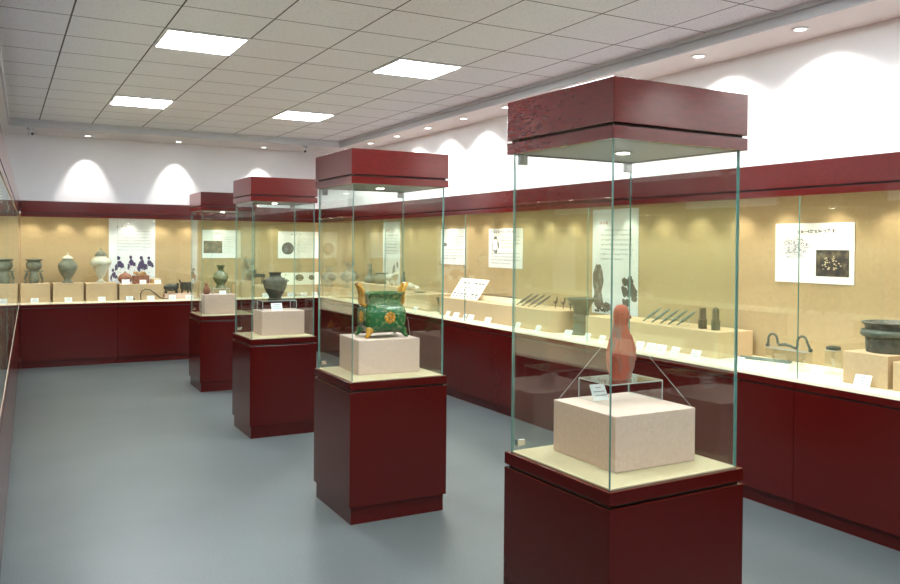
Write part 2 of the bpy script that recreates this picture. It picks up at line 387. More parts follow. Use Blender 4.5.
# ---------------------------------------------------------------- pedestal cases
def pedestal(cx, cy, w, d, a, label):
    c, s = math.cos(a), math.sin(a)
    t = thing('pedestal_case', label, 'display case', (cx+c*w/2-s*d/2, cy+s*w/2+c*d/2, 0), a, 'free-standing pedestal cases in a row')
    W, D = w/2, d/2
    i = .014
    MB().box(-W+i, W-i, -D+i, D-i, 0, .10).build('plinth', 'wood', t)
    MB().box(-W, W, -D, D, .10, .756).build('base_cabinet', 'wood', t, bevel=.002)
    MB().box(-W+.014, W-.014, -D+.014, D-.014, .756, .768).build('shadow_gap', 'groove', t)
    MB().box(-W, W, -D, D, .768, .812).build('top_rail', 'wood', t, bevel=.002)
    q = .020
    MB().box(-W+q, W-q, -D+q, D-q, .812, .817).build('display_deck', 'case_deck', t)
    zt = 1.945; p = .018; th = .008
    zb = .813
    for (x0, x1, y0, y1, m6) in [(-W+p, W-p, -D+p, -D+p+th, [1, 1, 0, 0, 1, 1]), (-W+p, W-p, D-p-th, D-p, [1, 1, 0, 0, 1, 1]),
                                 (-W+p, -W+p+th, -D+p+th, D-p-th, [1, 1, 1, 1, 0, 0]), (W-p-th, W-p, -D+p+th, D-p-th, [1, 1, 1, 1, 0, 0])]:
        MB().box(x0, x1, y0, y1, zb, zt, m6=m6).build('glass_pane', ['glass', 'glass_edge'], t)
    # cap
    f = MB()
    b = .020
    for z0, z1, ins, nm, mm in [(1.942, 1.984, 0, 'cap_rail', 'wood_cap'), (1.984, 1.994, .013, 'cap_gap', 'groove')]:
        f = MB(); k = ins
        f.box(-W+k, W-k, -D+k, -D+b-.004, z0, z1).box(-W+k, W-k, D-b+.004, D-k, z0, z1).box(-W+k, -W+b-.004, -D+b-.004, D-b+.004, z0, z1).box(W-b+.004, W-k, -D+b-.004, D-b+.004, z0, z1)
        f.build(nm, mm, t)
    MB().box(-W, W, -D, D, 1.994, 2.140).build('cap', 'wood_cap', t, bevel=.002)
    MB().box(-W+b, W-b, -D+b, D-b, 1.946, 1.990).build('cap_lining', 'grey_metal', t)
    r = MB().lathe([(.024, 1.940), (.036, 1.940), (.036, 1.946), (.024, 1.946)], n=20).build('spot_ring', 'chrome', t)
    MB().lathe([(.022, 1.938), (.022, 1.942)], n=16).build('spot_lens', 'lamp', r)
    spot(t, (0, 0, 1.93), W_PED, 95, .6, (0, 0, 0), (1, .93, .82), .02)
    for (x, y, z) in [(-W+p+.03, D-p-th-.012, 1.915), (W-p-.03, D-p-th-.012, 1.915), (-W+p+.03, D-p-th-.012, .85)]:
        MB().box(x-.018, x+.018, y-.006, y+.011, z-.012, z+.026 if z > 1 else z+.012).build('hinge', 'chrome', t, bevel=.002)
    return t
CASES = [(1.698, 2.034, .622, .600, .025), (1.726, 4.321, .620, .617, -.0045), (1.769, 6.613, .567, .571, .0035), (1.851, 8.926, .605, .605, -.005)]
PL = ['nearest pedestal case, holding the red clay figure', 'second pedestal case, holding the green glazed tripod cauldron',
      'third pedestal case, holding the dark bronze jar', 'farthest pedestal case, holding the olive glazed vase']
for cse, lb in zip(CASES, PL): pedestal(*cse, lb)

# ---------------------------------------------------------------- blocks
def block(x0, x1, y0, y1, z1, label, m='block', rz=0, z0=ZD+.0005, group=None, round_end=False):
    cx, cy = (x0+x1)/2, (y0+y1)/2; a, b = (x1-x0)/2, (y1-y0)/2
    if round_end:
        pts = [(a, b), (-a, b)]
        for k in range(9):
            t = PI + PI/2*k/8; pts.append((-a+.12+.12*math.cos(t), -b+.12+.12*math.sin(t)))
        for k in range(9):
            t = 1.5*PI + PI/2*k/8; pts.append((a-.12+.12*math.cos(t), -b+.12+.12*math.sin(t)))
        mb = quad_prism(pts, 0, z1-z0)
    else: mb = MB().box(-a, a, -b, b, 0, z1-z0)
    return solo('display_block', mb, m, label, 'display block', (cx, cy, z0), rz, group, bevel=.003)
block(1.85, 2.225, 2.19, 2.55, 1.012, 'large pale pink block inside the nearest pedestal case', 'pinkblock', 0, z0=.8175)
block(1.87, 2.265, 4.515, 4.885, 1.024, 'pale pink block under the green cauldron in the second pedestal case', 'pinkblock', -.06, z0=.8175)
block(1.92, 2.29, 6.80, 7.08, 1.022, 'pale pink block under the dark jar in the third pedestal case', 'pinkblock', 0, z0=.8175)
block(1.93, 2.28, 9.08, 9.38, 1.030, 'pale pink block in the farthest pedestal case', 'pinkblock', 0, z0=.8175)
block(4.31, 4.66, 2.815, 3.09, 1.0, 'square beige block under the large dark bronze vessel')
block(4.31, 4.66, 2.30, 2.785, .975, 'beige block cut by the right edge of the picture')
block(4.39, 4.74, 4.12, 5.60, 1.0, 'long beige block carrying the row of blades and two bronze sockets')
block(4.32, 4.70, 5.97, 8.15, 1.01, 'long beige block with a rounded end carrying the coin board', round_end=True)
block(4.36, 4.70, 8.52, 9.40, 1.015, 'beige block under the pale shells and the flat dish')
block(4.38, 4.72, 9.46, 11.02, 1.055, 'long beige block with the long-necked bottle near the corner')
block(4.28, 4.68, 11.10, 11.48, .948, 'beige block under the large painted vase in the corner')
block(4.20, 4.52, 11.62, 11.98, .938, 'small beige block under the footed painted jar')
block(-.16, .17, 11.75, 12.10, 1.055, 'beige block in the left corner bay')
block(.205, .54, 11.72, 12.10, 1.055, 'leftmost beige block on the back deck, under the faded grey figure vessel')
block(.575, .935, 11.72, 12.10, 1.055, 'beige block under the tall grey-green lidded urn')
block(.965, 1.345, 11.72, 12.10, 1.05, 'beige block under the pale lidded urn')
block(1.375, 1.93, 11.72, 12.10, 1.03, 'wide beige block under the brown bowl and small boxes in front of the poster')
block(2.97, 4.15, 11.76, 12.12, .985, 'long beige block behind the third pedestal case, under the fan-piece board')
block(1.97, 2.40, 11.80, 12.08, .885, 'low block under the two dark bronze tripods', 'pinkblock')

# ---------------------------------------------------------------- acrylic risers
def riser(cx, cy, z0, w, d, h, label, rz=0, edges=True):
    t = thing('acrylic_riser', label, 'acrylic stand', (cx, cy, z0+.0005), rz)
    e = [1, 1, 1, 1, 1, 1]
    MB().box(-w/2, w/2, -d/2, d/2, h-.005, h, m6=[0, 0, 1, 1, 1, 1]).build('shelf', ['acrylic', 'acrylic_edge'], t)
    for s in (-1, 1):
        x = s*(w/2-.0025)
        MB().box(x-.0025, x+.0025, -d/2, d/2, 0, h-.005, m6=[1, 1, 1, 1, 0, 0] if edges else [0]*6).build('leg_panel', ['acrylic', 'acrylic_edge'], t)
riser(2.083, 2.440, 1.012, .255, .19, .079, 'clear acrylic stand under the red clay figure', 0)
riser(2.09, 6.95, 1.022, .30, .17, .085, 'clear acrylic stand under the dark bronze jar')
riser(2.12, 9.19, 1.030, .18, .14, .070, 'clear acrylic stand under the olive glazed vase')
riser(4.42, 3.555, ZD, .07, .30, .135, 'low clear acrylic stand under the curved bronze hooks', edges=False)
riser(4.55, 3.33, ZD, .07, .07, .150, 'small clear acrylic stand under the bronze ring', edges=False)

# ---------------------------------------------------------------- label cards
def card(x, y, z, rz, label, w=.090, h=.068):
    t = thing('label_card', label, 'label card', (x, y, z+.001), rz, 'small white label cards')
    tilt = -.45
    MB().box(-w/2, w/2, -.001, .001, 0, h, rx=tilt, piv=(0, 0, 0)).build('card', 'paper', t)
    m = MB()
    for i in range(3):
        zz = h*(.75-.24*i); ww = w*(.34 if i else .2)
        x0 = -ww
        while x0 < ww:
            l = random.uniform(.005, .010)
            m.box(x0, x0+l, -.0016, -.0010, zz, zz+h*.07, rx=tilt, piv=(0, 0, 0)); x0 += l+.004
    m.build('card_text', 'ink_grey', t)
RL = [(7.82, 'farthest visible label card in front of the coin board'), (7.63, 'second label card in front of the coin board'), (7.45, 'third label card in front of the coin board'),
      (7.32, 'label card at the near end of the coin board group'), (6.98, 'lone label card on the deck just right of the coin board group'), (6.44, 'label card below the four slanting bronze tools'),
      (6.11, 'label card below the small bird-like bronzes'), (5.66, 'label card at the foot of the dark flared beaker'), (5.40, 'label card left of the tall poster of the right wall'),
      (5.21, 'label card just left of the red clay figure, on the right deck'), (4.76, 'label card under the leftmost slanting blade'), (4.64, 'label card under the second slanting blade'),
      (4.53, 'label card under the third slanting blade'), (4.39, 'label card under the rightmost slanting blade'), (4.19, 'label card below the two upright bronze sockets'),
      (3.81, 'label card behind the right glass edge of the nearest pedestal case'), (3.47, 'label card in front of the curved bronze hooks'), (3.22, 'label card between the hooks and the large bronze vessel')]
for y, lb in RL: card(4.235, y, ZD, -PI/2+random.uniform(-.2, .2), lb)
card(4.245, 2.93, ZD, -PI/2+.1, 'label card leaning before the block of the large dark bronze vessel', .095, .075)
BLx = [(.36, 'label card before the leftmost block'), (.75, 'label card before the grey-green urn'), (1.15, 'label card before the pale urn'), (1.49, 'label card left of the thin curved iron piece'),
       (1.76, 'label card under the thin curved iron piece'), (2.04, 'label card before the left dark bronze tripod'), (2.26, 'label card before the right dark bronze tripod'),
       (3.33, 'label card left of the dark jar in the third pedestal case'), (3.70, 'label card just right of the dark jar in the third case'), (3.91, 'label card under the larger fan-shaped piece'), (4.07, 'label card under the smaller fan-shaped piece')]
for x, lb in BLx: card(x, 11.61, ZD, random.uniform(-.1, .1), 'back deck, ' + lb)
card(1.46, 11.76, 1.0305, 0, 'label card leaning under the brown bowl on the block', .10, .07)
card(1.68, 11.76, 1.0305, 0, 'label card leaning on the ochre box on the block', .085, .06)
card(1.87, 11.76, 1.0305, 0, 'label card leaning on the low flat box on the block', .085, .06)
card(1.995, 2.445, 1.0125, .0, 'white label card leaning beside the acrylic stand of the red figure', .070, .064)
card(2.06, 6.835, 1.023, 0, 'white label card leaning under the dark jar in the third case', .095, .07)
card(2.13, 9.10, 1.031, 0, 'white label card leaning under the olive vase in the farthest case', .07, .045)
card(4.24, 8.62, ZD, -PI/2, 'label card right behind the green cauldron, near the shell block', .10, .06)
card(4.24, 10.3, ZD, -PI/2, 'label card on the deck near the long-necked bottle', .10, .06)

# ---------------------------------------------------------------- posters
def strokes(m, x, z, s, y=-.0035):
    for k in range(random.choice((3, 4, 5))):
        if random.random() < .55:
            zz = z+random.uniform(.05, .85)*s; m.box(x+.05*s, x+random.uniform(.55, .9)*s, y, y+.001, zz, zz+.12*s)
        else:
            xx = x+random.uniform(.05, .75)*s; m.box(xx, xx+.12*s, y, y+.001, z+random.uniform(0, .2)*s, z+random.uniform(.6, .95)*s)
def text_rows(m, x0, x1, z0, n, dz, s, indent=0):
    for r in range(n):
        x = x0 + (indent if r == 0 else 0); end = x1 if r < n-1 else x0+(x1-x0)*random.uniform(.5, .9)
        while x < end-s*.5:
            strokes(m, x, z0-r*dz, s); x += s*1.18
            if random.random() < .06: x += s*.6
def blot(m, x, z, rx, rz, n=14, y=-.003, jag=.35):
    pts = [(x+rx*(1+random.uniform(-jag, jag))*math.cos(2*PI*k/n), z+rz*(1+random.uniform(-jag, jag))*math.sin(2*PI*k/n)) for k in range(n)]
    c = (x, y, z); vs = [(a, y, b) for a, b in pts]+[c]
    m.add(vs, [(k, (k+1) % n, n) for k in range(n)])
def poster(loc, rz, w, h, label, m='paper'):
    t = thing('wall_poster', label, 'poster', loc, rz)
    MB().box(-w/2, w/2, -.002, .003, 0, h).build('board', m, t)
    return t
XP, YP = XW-.030-.0045, YW-.030-.0045
# right wall: wide panel with a map and a dark photograph
t = poster((XP, 3.665, 1.36), -PI/2, .61, .405, 'wide white poster with a dotted map and a dark photograph on the right wall')
m = MB(); x = -.13
for k in range(9): strokes(m, x, .335, .033); x += .034
m.build('title', 'ink', t)
m = MB()
for k in range(330):
    a = random.uniform(0, 2*PI); r = random.random()**.6
    x, z = -.15+.115*r*math.cos(a), .235+.075*r*math.sin(a)
    m.box(x, x+random.uniform(.003, .009), -.0035, -.003, z, z+random.uniform(.002, .006))
for k in range(4): m.box(-.27, -.255, -.0035, -.003, .16+.035*k, .163+.035*k)
m.build('map_print', 'ink_grey', t)
pf = MB().box(.025, .270, -.0035, -.002, .05, .225).build('photo_print', 'photo_dark', t)
m = MB()
for k in range(34):
    a = random.uniform(0, 2*PI); r = .3+.7*random.random()
    blot(m, .14+.075*r*math.cos(a), .13+.055*r*math.sin(a), .006, .004, 7, -.0040)
m.build('photo_highlight', 'pale_bead', pf)
m = MB(); m.box(.055, .07, -.0041, -.0036, .19, .205); m.build('photo_mark', 'bronze_blue', pf)
# right wall: tall grey poster
def tall_poster(loc, rz, w, h, label):
    t = poster(loc, rz, w, h, label, 'paper_grey')
    m = MB(); text_rows(m, -w*.34, w*.0, h*.85, 1, .05, .036); m.build('title', 'ink_red', t)
    m = MB(); text_rows(m, -w*.30, w*.40, h*.79, 7, .043, .020, .04); m.build('body_text', 'ink_grey', t)
    return t
t = tall_poster((XP, 5.70, .985), -PI/2, .62, .945, 'tall pale grey poster behind the red clay figure on the right wall')
m = MB()
blot(m, -.225, .30, .075, .15, 20, jag=.12); blot(m, -.215, .13, .065, .10, 18, -.0034, jag=.2); blot(m, -.10, .06, .06, .04, 14, -.0036, jag=.3)
m.build('cauldron_print', 'photo_grey', t)
m = MB()
for k in range(26):
    a = random.uniform(0, 2*PI); r = random.random()**.5
    blot(m, .20+.09*r*math.cos(a), .21+.13*r*math.sin(a), .032, .035, 9, -.003-.00004*k)
for k in range(14): blot(m, random.uniform(-.27, -.05), random.uniform(.02, .09), .018, .012, 8, -.0045-.00003*k)
m.build('ink_wash_print', 'ink', t)
t = poster((XP, 7.51, 1.35), -PI/2, .68, .43, 'white poster with a line map, second of two small posters mid right wall')
m = MB(); text_rows(m, -.29, .29, .375, 1, .05, .04); m.build('title', 'ink', t)
m = MB(); text_rows(m, -.08, .30, .33, 4, .037, .018); text_rows(m, -.29, .30, .15, 4, .036, .018); m.build('body_text', 'ink_grey', t)
m = MB(); blot(m, -.2, .25, .07, .09, 18, jag=.25)
m.build('map_print', 'photo_grey', t)
m = MB(); blot(m, -.2, .25, .055, .072, 18, -.0034, jag=.25); m.build('map_print', 'paper', t)
t = poster((XP, 8.68, 1.36), -PI/2, .62, .43, 'white text poster on the right wall behind the second pedestal case edge')
m = MB(); text_rows(m, -.08, .14, .375, 1, .05, .036); m.build('title', 'ink', t)
m = MB(); text_rows(m, .02, .26, .33, 4, .036, .018); text_rows(m, -.27, .27, .17, 4, .036, .018); m.build('body_text', 'ink_grey', t)
m = MB(); blot(m, -.2, .24, .05, .025, 10, jag=.2); m.build('photo_print', 'photo_grey', t)
t = tall_poster((XP, 10.47, .98), -PI/2, .57, .93, 'tall pale poster on the right wall near the corner, above the bottle')
m = MB()
for k in range(8): blot(m, random.uniform(-.25, .25), random.uniform(.1, .35), .03, .05, 10, -.003-.00005*k)
m.build('ink_wash_print', 'ink_grey', t)
# back wall: tall poster with seated figures
t = tall_poster((1.595, YP, .975), 0, .61, .965, 'tall grey poster with dark ink figures on the back wall')
m = MB()
for cx, cz, s in [(-.18, .30, 1), (-.02, .32, .9), (.12, .29, 1.1), (.22, .31, .9), (-.25, .15, .8)]:
    blot(m, cx, cz+.10*s, .022*s, .03*s, 12, jag=.15); blot(m, cx+.01, cz+.02*s, .035*s, .055*s, 12, -.0031, jag=.3)
    blot(m, cx+.045*s, cz-.01*s, .03*s, .035*s, 12, -.0032, jag=.4); blot(m, cx-.03*s, cz-.03, .018*s, .05*s, 10, -.0033, jag=.4)
m.build('figure_print', 'ink_purple', t)
m = MB()
for k in range(90):
    x, z = random.uniform(-.29, .29), random.uniform(.03, .3); m.box(x, x+.006, -.0036, -.003, z, z+random.uniform(.004, .02))
m.build('ink_line_print', 'ink_grey', t)
t = poster((2.83, YP, 1.375), 0, .56, .41, 'white poster with a brown photograph behind the farthest pedestal case')
m = MB(); text_rows(m, -.12, .14, .35, 1, .05, .03); m.build('title', 'ink', t)
m = MB(); text_rows(m, .04, .25, .30, 8, .033, .018); m.build('body_text', 'ink_grey', t)
MB().box(-.26, .01, -.0035, -.002, .07, .25).build('photo_print', 'photo_brown', t)
t = poster((4.0, YP, 1.37), 0, .64, .41, 'white poster with a round mirror picture behind the third pedestal case')
m = MB(); text_rows(m, -.12, .16, .35, 1, .05, .03); m.build('title', 'ink_grey', t)
m = MB(); text_rows(m, -.02, .28, .29, 7, .033, .018); m.build('body_text', 'ink_grey', t)
m = MB(); blot(m, -.17, .15, .095, .095, 28, jag=.02); m.build('photo_print', 'photo_grey', t)

# ---------------------------------------------------------------- vessels and finds
# red clay figure
def clay_figure():
    prof = [(.036, 0), (.043, .003), (.045, .012), (.045, .02), (.054, .045), (.058, .075), (.057, .10), (.052, .13), (.045, .16), (.038, .185), (.032, .205), (.029, .22), (.0305, .235), (.032, .25), (.031, .27), (.027, .285), (.018, .297), (.001, .301)]
    def warp(x, y, z):
        k = 1+.03*math.sin(9*math.atan2(y, x)+20*z)
        x *= k; y *= k*.86; z *= .945
        if z > .215: x += .002
        return x, y, z
    t = thing('clay_figure', 'tall red worn clay bird-headed figure standing in the nearest pedestal case', 'figurine', (2.078, 2.435, 1.0925), 0)
    MB().lathe(prof, n=40, warp=warp).build('body', 'terracotta', t, smooth=True)
    MB().tube([(.022, -.006, .242), (.036, -.010, .237), (.042, -.011, .230)], [.012, .007, .002], 12).build('beak', 'terracotta', t, smooth=True)
    MB().ball((.014, -.024, .253), .005).ball((-.012, -.025, .253), .005).build('eye', 'terracotta', t, smooth=True)
    m = MB().tube([(-.044, -.022, .085), (-.037, -.030, .12), (-.026, -.027, .17)], [.014, .012, .005], 10)
    m.tube([(.042, -.022, .075), (.036, -.032, .115), (.025, -.027, .17)], [.014, .012, .005], 10)
    m.build('wing', 'terracotta', t, smooth=True)
clay_figure()
def thread(pts, label): solo('support_thread', MB().tube(pts, .0005, 5), 'thread', label, 'thread')
thread([(2.122, 2.45, 1.275), (2.215, 2.20, 1.013)], 'thin clear thread from the red figure down to the right block corner')
thread([(2.062, 2.45, 1.275), (1.856, 2.53, 1.013)], 'thin clear thread from the red figure down to the left block corner')
thread([(2.245, 4.66, 1.14), (2.268, 4.60, .8185)], 'thin clear thread running down right of the green cauldron')
# green cauldron
def cauldron():
    t = thing('glazed_cauldron', 'green glazed four-legged cauldron with amber handles in the second pedestal case', 'cauldron', (2.075, 4.68, 1.0255), -.06)
    def rr(hx, hy, z, r=.04, n=6):
        out = []
        for cx, cy, a0 in [(hx-r, hy-r, 0), (-hx+r, hy-r, PI/2), (-hx+r, -hy+r, PI), (hx-r, -hy+r, 1.5*PI)]:
            for k in range(n): a = a0+PI/2*k/(n-1); out.append((cx+r*math.cos(a), cy+r*math.sin(a), z))
        return out
    def loft(rows, name, mt, cap=True):
        m = MB(); n = len(rows[0]); vs = sum(rows, []); fs = []
        for i in range(len(rows)-1):
            for k in range(n): fs.append((i*n+k, i*n+(k+1) % n, (i+1)*n+(k+1) % n, (i+1)*n+k))
        fs.append(tuple(reversed(range(n)))); fs.append(tuple((len(rows)-1)*n+k for k in range(n)))
        m.add(vs, fs); return m.build(name, mt, t, smooth=True)
    loft([rr(.105, .085, .035), rr(.122, .10, .045), rr(.131, .108, .08), rr(.134, .110, .12), rr(.131, .108, .16), rr(.122, .10, .188), rr(.112, .088, .198)], 'body', 'green_glaze')
    loft([rr(.112, .088, .198), rr(.108, .085, .21), rr(.108, .085, .24), rr(.113, .09, .262)], 'neck', 'green_glaze')
    loft([rr(.113, .09, .262), rr(.126, .102, .266), rr(.126, .102, .275), rr(.108, .086, .275), rr(.104, .082, .24), rr(.10, .08, .235)], 'rim', 'green_glaze')
    for sx in (-1, 1):
        for sy in (-1, 1):
            MB().tube([(sx*.095, sy*.072, .06), (sx*.112, sy*.086, .045), (sx*.117, sy*.090, .024), (sx*.126, sy*.096, .013), (sx*.134, sy*.104, .013)], [.026, .024, .016, .013, .012], 12).build('foot', 'amber_glaze' if (sx, sy) == (-1, -1) else 'green_glaze', t, smooth=True)
        h = MB()
        h.tube([(sx*.112, -.028, .19), (sx*.132, -.03, .215), (sx*.130, -.03, .26), (sx*.138, -.03, .295), (sx*.155, -.024, .325), (sx*.155, .024, .325), (sx*.138, .03, .295), (sx*.130, .03, .26), (sx*.132, .03, .215), (sx*.112, .028, .19)], .013, 10)
        h.build('handle', 'amber_glaze', t, smooth=True)
    md = MB()
    def rosette(mb, c, ax):
        for k in range(9):
            a = 2*PI*k/8; r = .026 if k < 8 else 0; s = .012 if k < 8 else .016
            if ax == 'y': mb.ball((c[0]+r*math.cos(a), c[1], c[2]+r*math.sin(a)), s, .006, s, 10)
            else: mb.ball((c[0], c[1]+r*math.cos(a), c[2]+r*math.sin(a)), .006, s, s, 10)
    rosette(md, (.015, -.110, .125), 'y'); md.build('medallion', 'amber_glaze', t, smooth=True)
    md = MB(); rosette(md, (-.134, 0, .125), 'x'); md.build('medallion', 'amber_glaze', t, smooth=True)
cauldron()
def vase(name, label, cat, loc, prof, m, n=32, extras=(), s=1, group=None, lid=None, sy=1):
    t = thing(name, label, cat, loc, 0, group)
    MB().lathe([(r*s, z*s) for r, z in prof], n=n, sy=sy).build('body', m, t, smooth=True)
    for nm, mb, mt in extras: mb.build(nm, mt, t, smooth=True)
    return t
jar = [(.045, 0), (.060, .0), (.062, .012), (.052, .02), (.056, .035), (.078, .07), (.096, .11), (.101, .14), (.096, .165), (.078, .185), (.056, .198), (.049, .21), (.049, .225), (.056, .236), (.060, .240), (.052, .240), (.044, .225)]
m = MB()
for s_ in (-1, 1): m.tube([(s_*.092, 0, .168), (s_*.106, 0, .175), (s_*.108, 0, .16), (s_*.098, 0, .15)], .006, 8)
vase('bronze_jar', 'dark round bronze jar standing in the third pedestal case', 'jar', (2.075, 6.95, 1.1085), jar, 'bronze_dark', extras=[('lug', m, 'bronze_dark')])
ov = [(.04, 0), (.052, 0), (.05, .015), (.04, .03), (.05, .05), (.075, .085), (.085, .115), (.078, .145), (.055, .165), (.035, .178), (.030, .20), (.034, .225), (.046, .245), (.048, .250), (.036, .248)]
vase('glazed_vase', 'olive glazed wide-mouthed vase in the farthest pedestal case', 'vase', (2.125, 9.19, 1.1015), ov, 'olive_glaze')
vase('small_vase', 'small reddish brown vase left of the olive vase in the farthest case', 'vase', (1.975, 9.20, 1.031), [(.025, 0), (.03, 0), (.04, .03), (.042, .05), (.03, .075), (.018, .09), (.018, .105), (.028, .12), (.02, .118)], 'brown_pottery', n=20)
# large dark bronze vessel on the right
def big_vessel():
    t = thing('bronze_vessel', 'large dark bronze vessel with a wide ribbed rim on a block at far right', 'vessel', (4.49, 2.925, 1.001), 0)
    MB().lathe([(.10, 0), (.120, 0), (.122, .01), (.124, .05), (.126, .088)], n=40).build('body', 'bronze_worn', t, smooth=True)
    MB().lathe([(.126, .088), (.142, .090), (.150, .098), (.150, .118), (.142, .128), (.124, .131)], n=40).build('band', 'bronze_green', t, smooth=True)
    MB().lathe([(.124, .131), (.126, .145), (.128, .152), (.144, .166), (.147, .171), (.143, .176), (.132, .176), (.115, .15), (.10, .06)], n=40).build('rim', 'bronze_worn', t, smooth=True)
    for s in (-1, 1):
        MB().tube([(0, s*.14, .092), (0, s*.168, .092), (0, s*.170, .118), (0, s*.14, .122)], .008, 10).build('handle', 'bronze_green', t, smooth=True)
big_vessel()
vase('bronze_vessel', 'green bronze vessel cut by the right edge of the picture', 'vessel', (4.47, 2.42, .976), [(.07, 0), (.08, 0), (.085, .05), (.11, .10), (.12, .13), (.10, .16)], 'bronze_green')
# ring and curved hooks
solo('bronze_ring', MB().tube([(.034*math.cos(2*PI*k/24), .034*math.sin(2*PI*k/24), .011) for k in range(25)], .011, 10, flat=1), 'bronze_dark', 'small thick bronze ring left of the big bronze vessel', 'ring', (4.55, 3.33, .9645), smooth=True)
def hooks():
    t = thing('bronze_hook_fitting', 'curved bronze fitting with two hooked arms on a clear stand', 'bronze fitting', (4.42, 3.555, .950), -PI/2)
    pts = []
    def arc(cx, cz, r, a0, a1, n=9): return [(cx+r*math.cos(a0+(a1-a0)*k/n), 0, cz+r*math.sin(a0+(a1-a0)*k/n)) for k in range(n+1)]
    a = [(-.165, 0, .010), (-.160, 0, .03)] + arc(-.125, .05, .035, PI, .1) + [(-.085, 0, .03), (-.075, 0, .018)]
    b = [(.055, 0, .008), (.065, 0, .03)] + arc(.10, .055, .035, PI, 0) + [(.150, 0, .03), (.160, 0, .010)]
    MB().tube(a, .008, 10).build('hook_arm', 'bronze_green', t, smooth=True)
    MB().tube(b, .008, 10).build('hook_arm', 'bronze_green', t, smooth=True)
    MB().tube([(-.075, 0, .018), (-.03, 0, .026), (.01, 0, .022), (.04, 0, .012), (.055, 0, .008)], [.009, .011, .009, .008, .007], 10).build('cross_bar', 'bronze_green', t, smooth=True)
    for x in (-.165, .16): MB().ball((x, 0, .010), .014).build('finial', 'bronze_green', t, smooth=True)
hooks()
solo('bronze_spearhead', MB().prism([(-.032, 0), (-.018, .012), (.0, .018), (.018, .012), (.032, 0)], -.18, .18), 'bronze_blue', 'flat green bronze blade lying on the deck left of the hooks', 'blade', (4.64, 3.925, ZD+.001), .25)
# two upright sockets
for k, (y, lb) in enumerate([(4.37, 'left one of two upright bronze spear sockets on the long block'), (4.245, 'right one of two upright bronze spear sockets on the long block')]):
    t = thing('bronze_socket', lb, 'bronze socket', (4.50, y, 1.001), 0, 'upright spear sockets')
    MB().lathe([(.024, 0), (.031, 0), (.031, .058), (.033, .062), (.033, .068), (.024, .071)], n=8).build('base_collar', 'bronze_dark', t)
    MB().lathe([(.024, .071), (.023, .14), (.021, .150), (.006 if k else .014, .168 if k else .152)], n=8).build('shaft', 'bronze_dark', t)
# slanting blades
def blade(name, loc, dirv, L, wdt, m, label, cat, group):
    t = thing(name, label, cat, loc, 0, group)
    d = Vector(dirv).normalized()
    pts = [d*L*k for k in (0, .12, .2, .24, .5, .85, 1)]
    MB().tube(pts, [wdt*.35, wdt*.35, wdt*.4, wdt*.8, wdt*.72, wdt*.5, wdt*.05], 8, flat=.75).build('blade', m, t)
    top = d*L*.55
    MB().tube([(top.x+.012, top.y, -.0), (top.x+.012, top.y, top.z-.012)], .003, 6).build('support_pin', 'acrylic_edge', t)
for k, y in enumerate((4.97, 4.87, 4.775, 4.69, 4.60)):
    blade('bronze_dagger', (4.47, y, 1.006), (.08, -.12, .115), .185, .021, 'bronze_blue',
          ['dark slanting bronze dagger at the right shoulder of the red figure', 'second slanting blue-green blade from the left on the long block', 'middle of the five slanting blades on the long block',
           'fourth slanting blade from the left on the long block', 'rightmost slanting blue-green blade, nearest the upright sockets'][k], 'dagger', 'slanting blades on the long block')
for k, y in enumerate((6.72, 6.62, 6.52, 6.42)):
    blade('bronze_tool', (4.42, y, 1.016), (.12, -.10, .11), .20, .021, 'iron',
          ['leftmost dark slanting tool on the round-ended block', 'second dark slanting tool from the left', 'third dark slanting tool from the left', 'rightmost dark slanting tool beside the bird-like bronzes'][k], 'tool', 'dark slanting tools on the round-ended block')
for k, y in enumerate((6.27, 6.17, 6.08, 6.00+.05)):
    t = thing('bird_bronze', ['first', 'second', 'third', 'fourth'][k]+' small dark bird-like bronze from the left, behind the round block end', 'figurine', (4.56, y-.02*k, 1.011), 0, 'small bird-like bronzes')
    MB().tube([(0, .03, .06), (0, 0, .05), (0, -.02, .07), (0, -.022, .10), (0, -.035, .11)], [.006, .014, .009, .006, .003], 8).build('body', 'bronze_black', t, smooth=True)
    MB().tube([(0, 0, 0), (0, 0, .05)], .004, 6).build('stem', 'bronze_black', t)
solo('bronze_spear', MB().tube([(0, .38, 0), (0, -.1, .0), (0, -.16, .0), (0, -.2, 0), (0, -.34, 0)], [.004, .005, .016, .012, .002], 8, flat=.5), 'iron', 'long thin spear lying on the strip between the coin board and the tools', 'spear', (4.50, 7.12, 1.075))
solo('display_strip', MB().box(-.02, .02, -.40, .40, 0, .05), 'deck', 'narrow cream strip holding the long spear', 'display strip', (4.50, 7.12, 1.0110))
# coin board
def small_board(name, loc, rz, w, h, tilt, label, pieces):
    t = thing(name, label, 'display board', loc, rz)
    MB().box(-w/2, w/2, 0, .006, 0, h, rx=tilt, piv=(0, 0, 0)).build('board', 'board_white', t, bevel=.001)
    Rm = Matrix.Rotation(tilt, 3, 'X')
    for shape, x, z, s in pieces:
        mb = MB()
        if shape == 'dot': mb.ball((0, 0, 0), s, .003, s, 10)
        elif shape == 'bar': mb.box(-s, s, -.004, .002, -.007, .007)
        elif shape == 'fan':
            pts = [(s*(1+.1*(k % 2))*math.cos(2*PI*k/18), s*.8*(1+.12*(k % 2))*math.sin(2*PI*k/18)) for k in range(18)]
            mb.prism(pts, -.006, .002)
        mb.v = [tuple(Rm @ Vector((a+x, b-.002, c+z))) for a, b, c in mb.v]
        mb.build({'dot': 'round_fragment', 'bar': 'bar_fragment', 'fan': 'fan_fragment'}[shape], 'iron' if shape != 'fan' else 'bronze_dark', t)
pcs = []
for r, z in enumerate((.20, .145, .11, .06, .03)):
    for k in range(7):
        if random.random() < .8: pcs.append(('bar' if r in (0, 3) else 'dot', -.24+.08*k+random.uniform(-.01, .01), z, .022 if r in (0, 3) else .012))
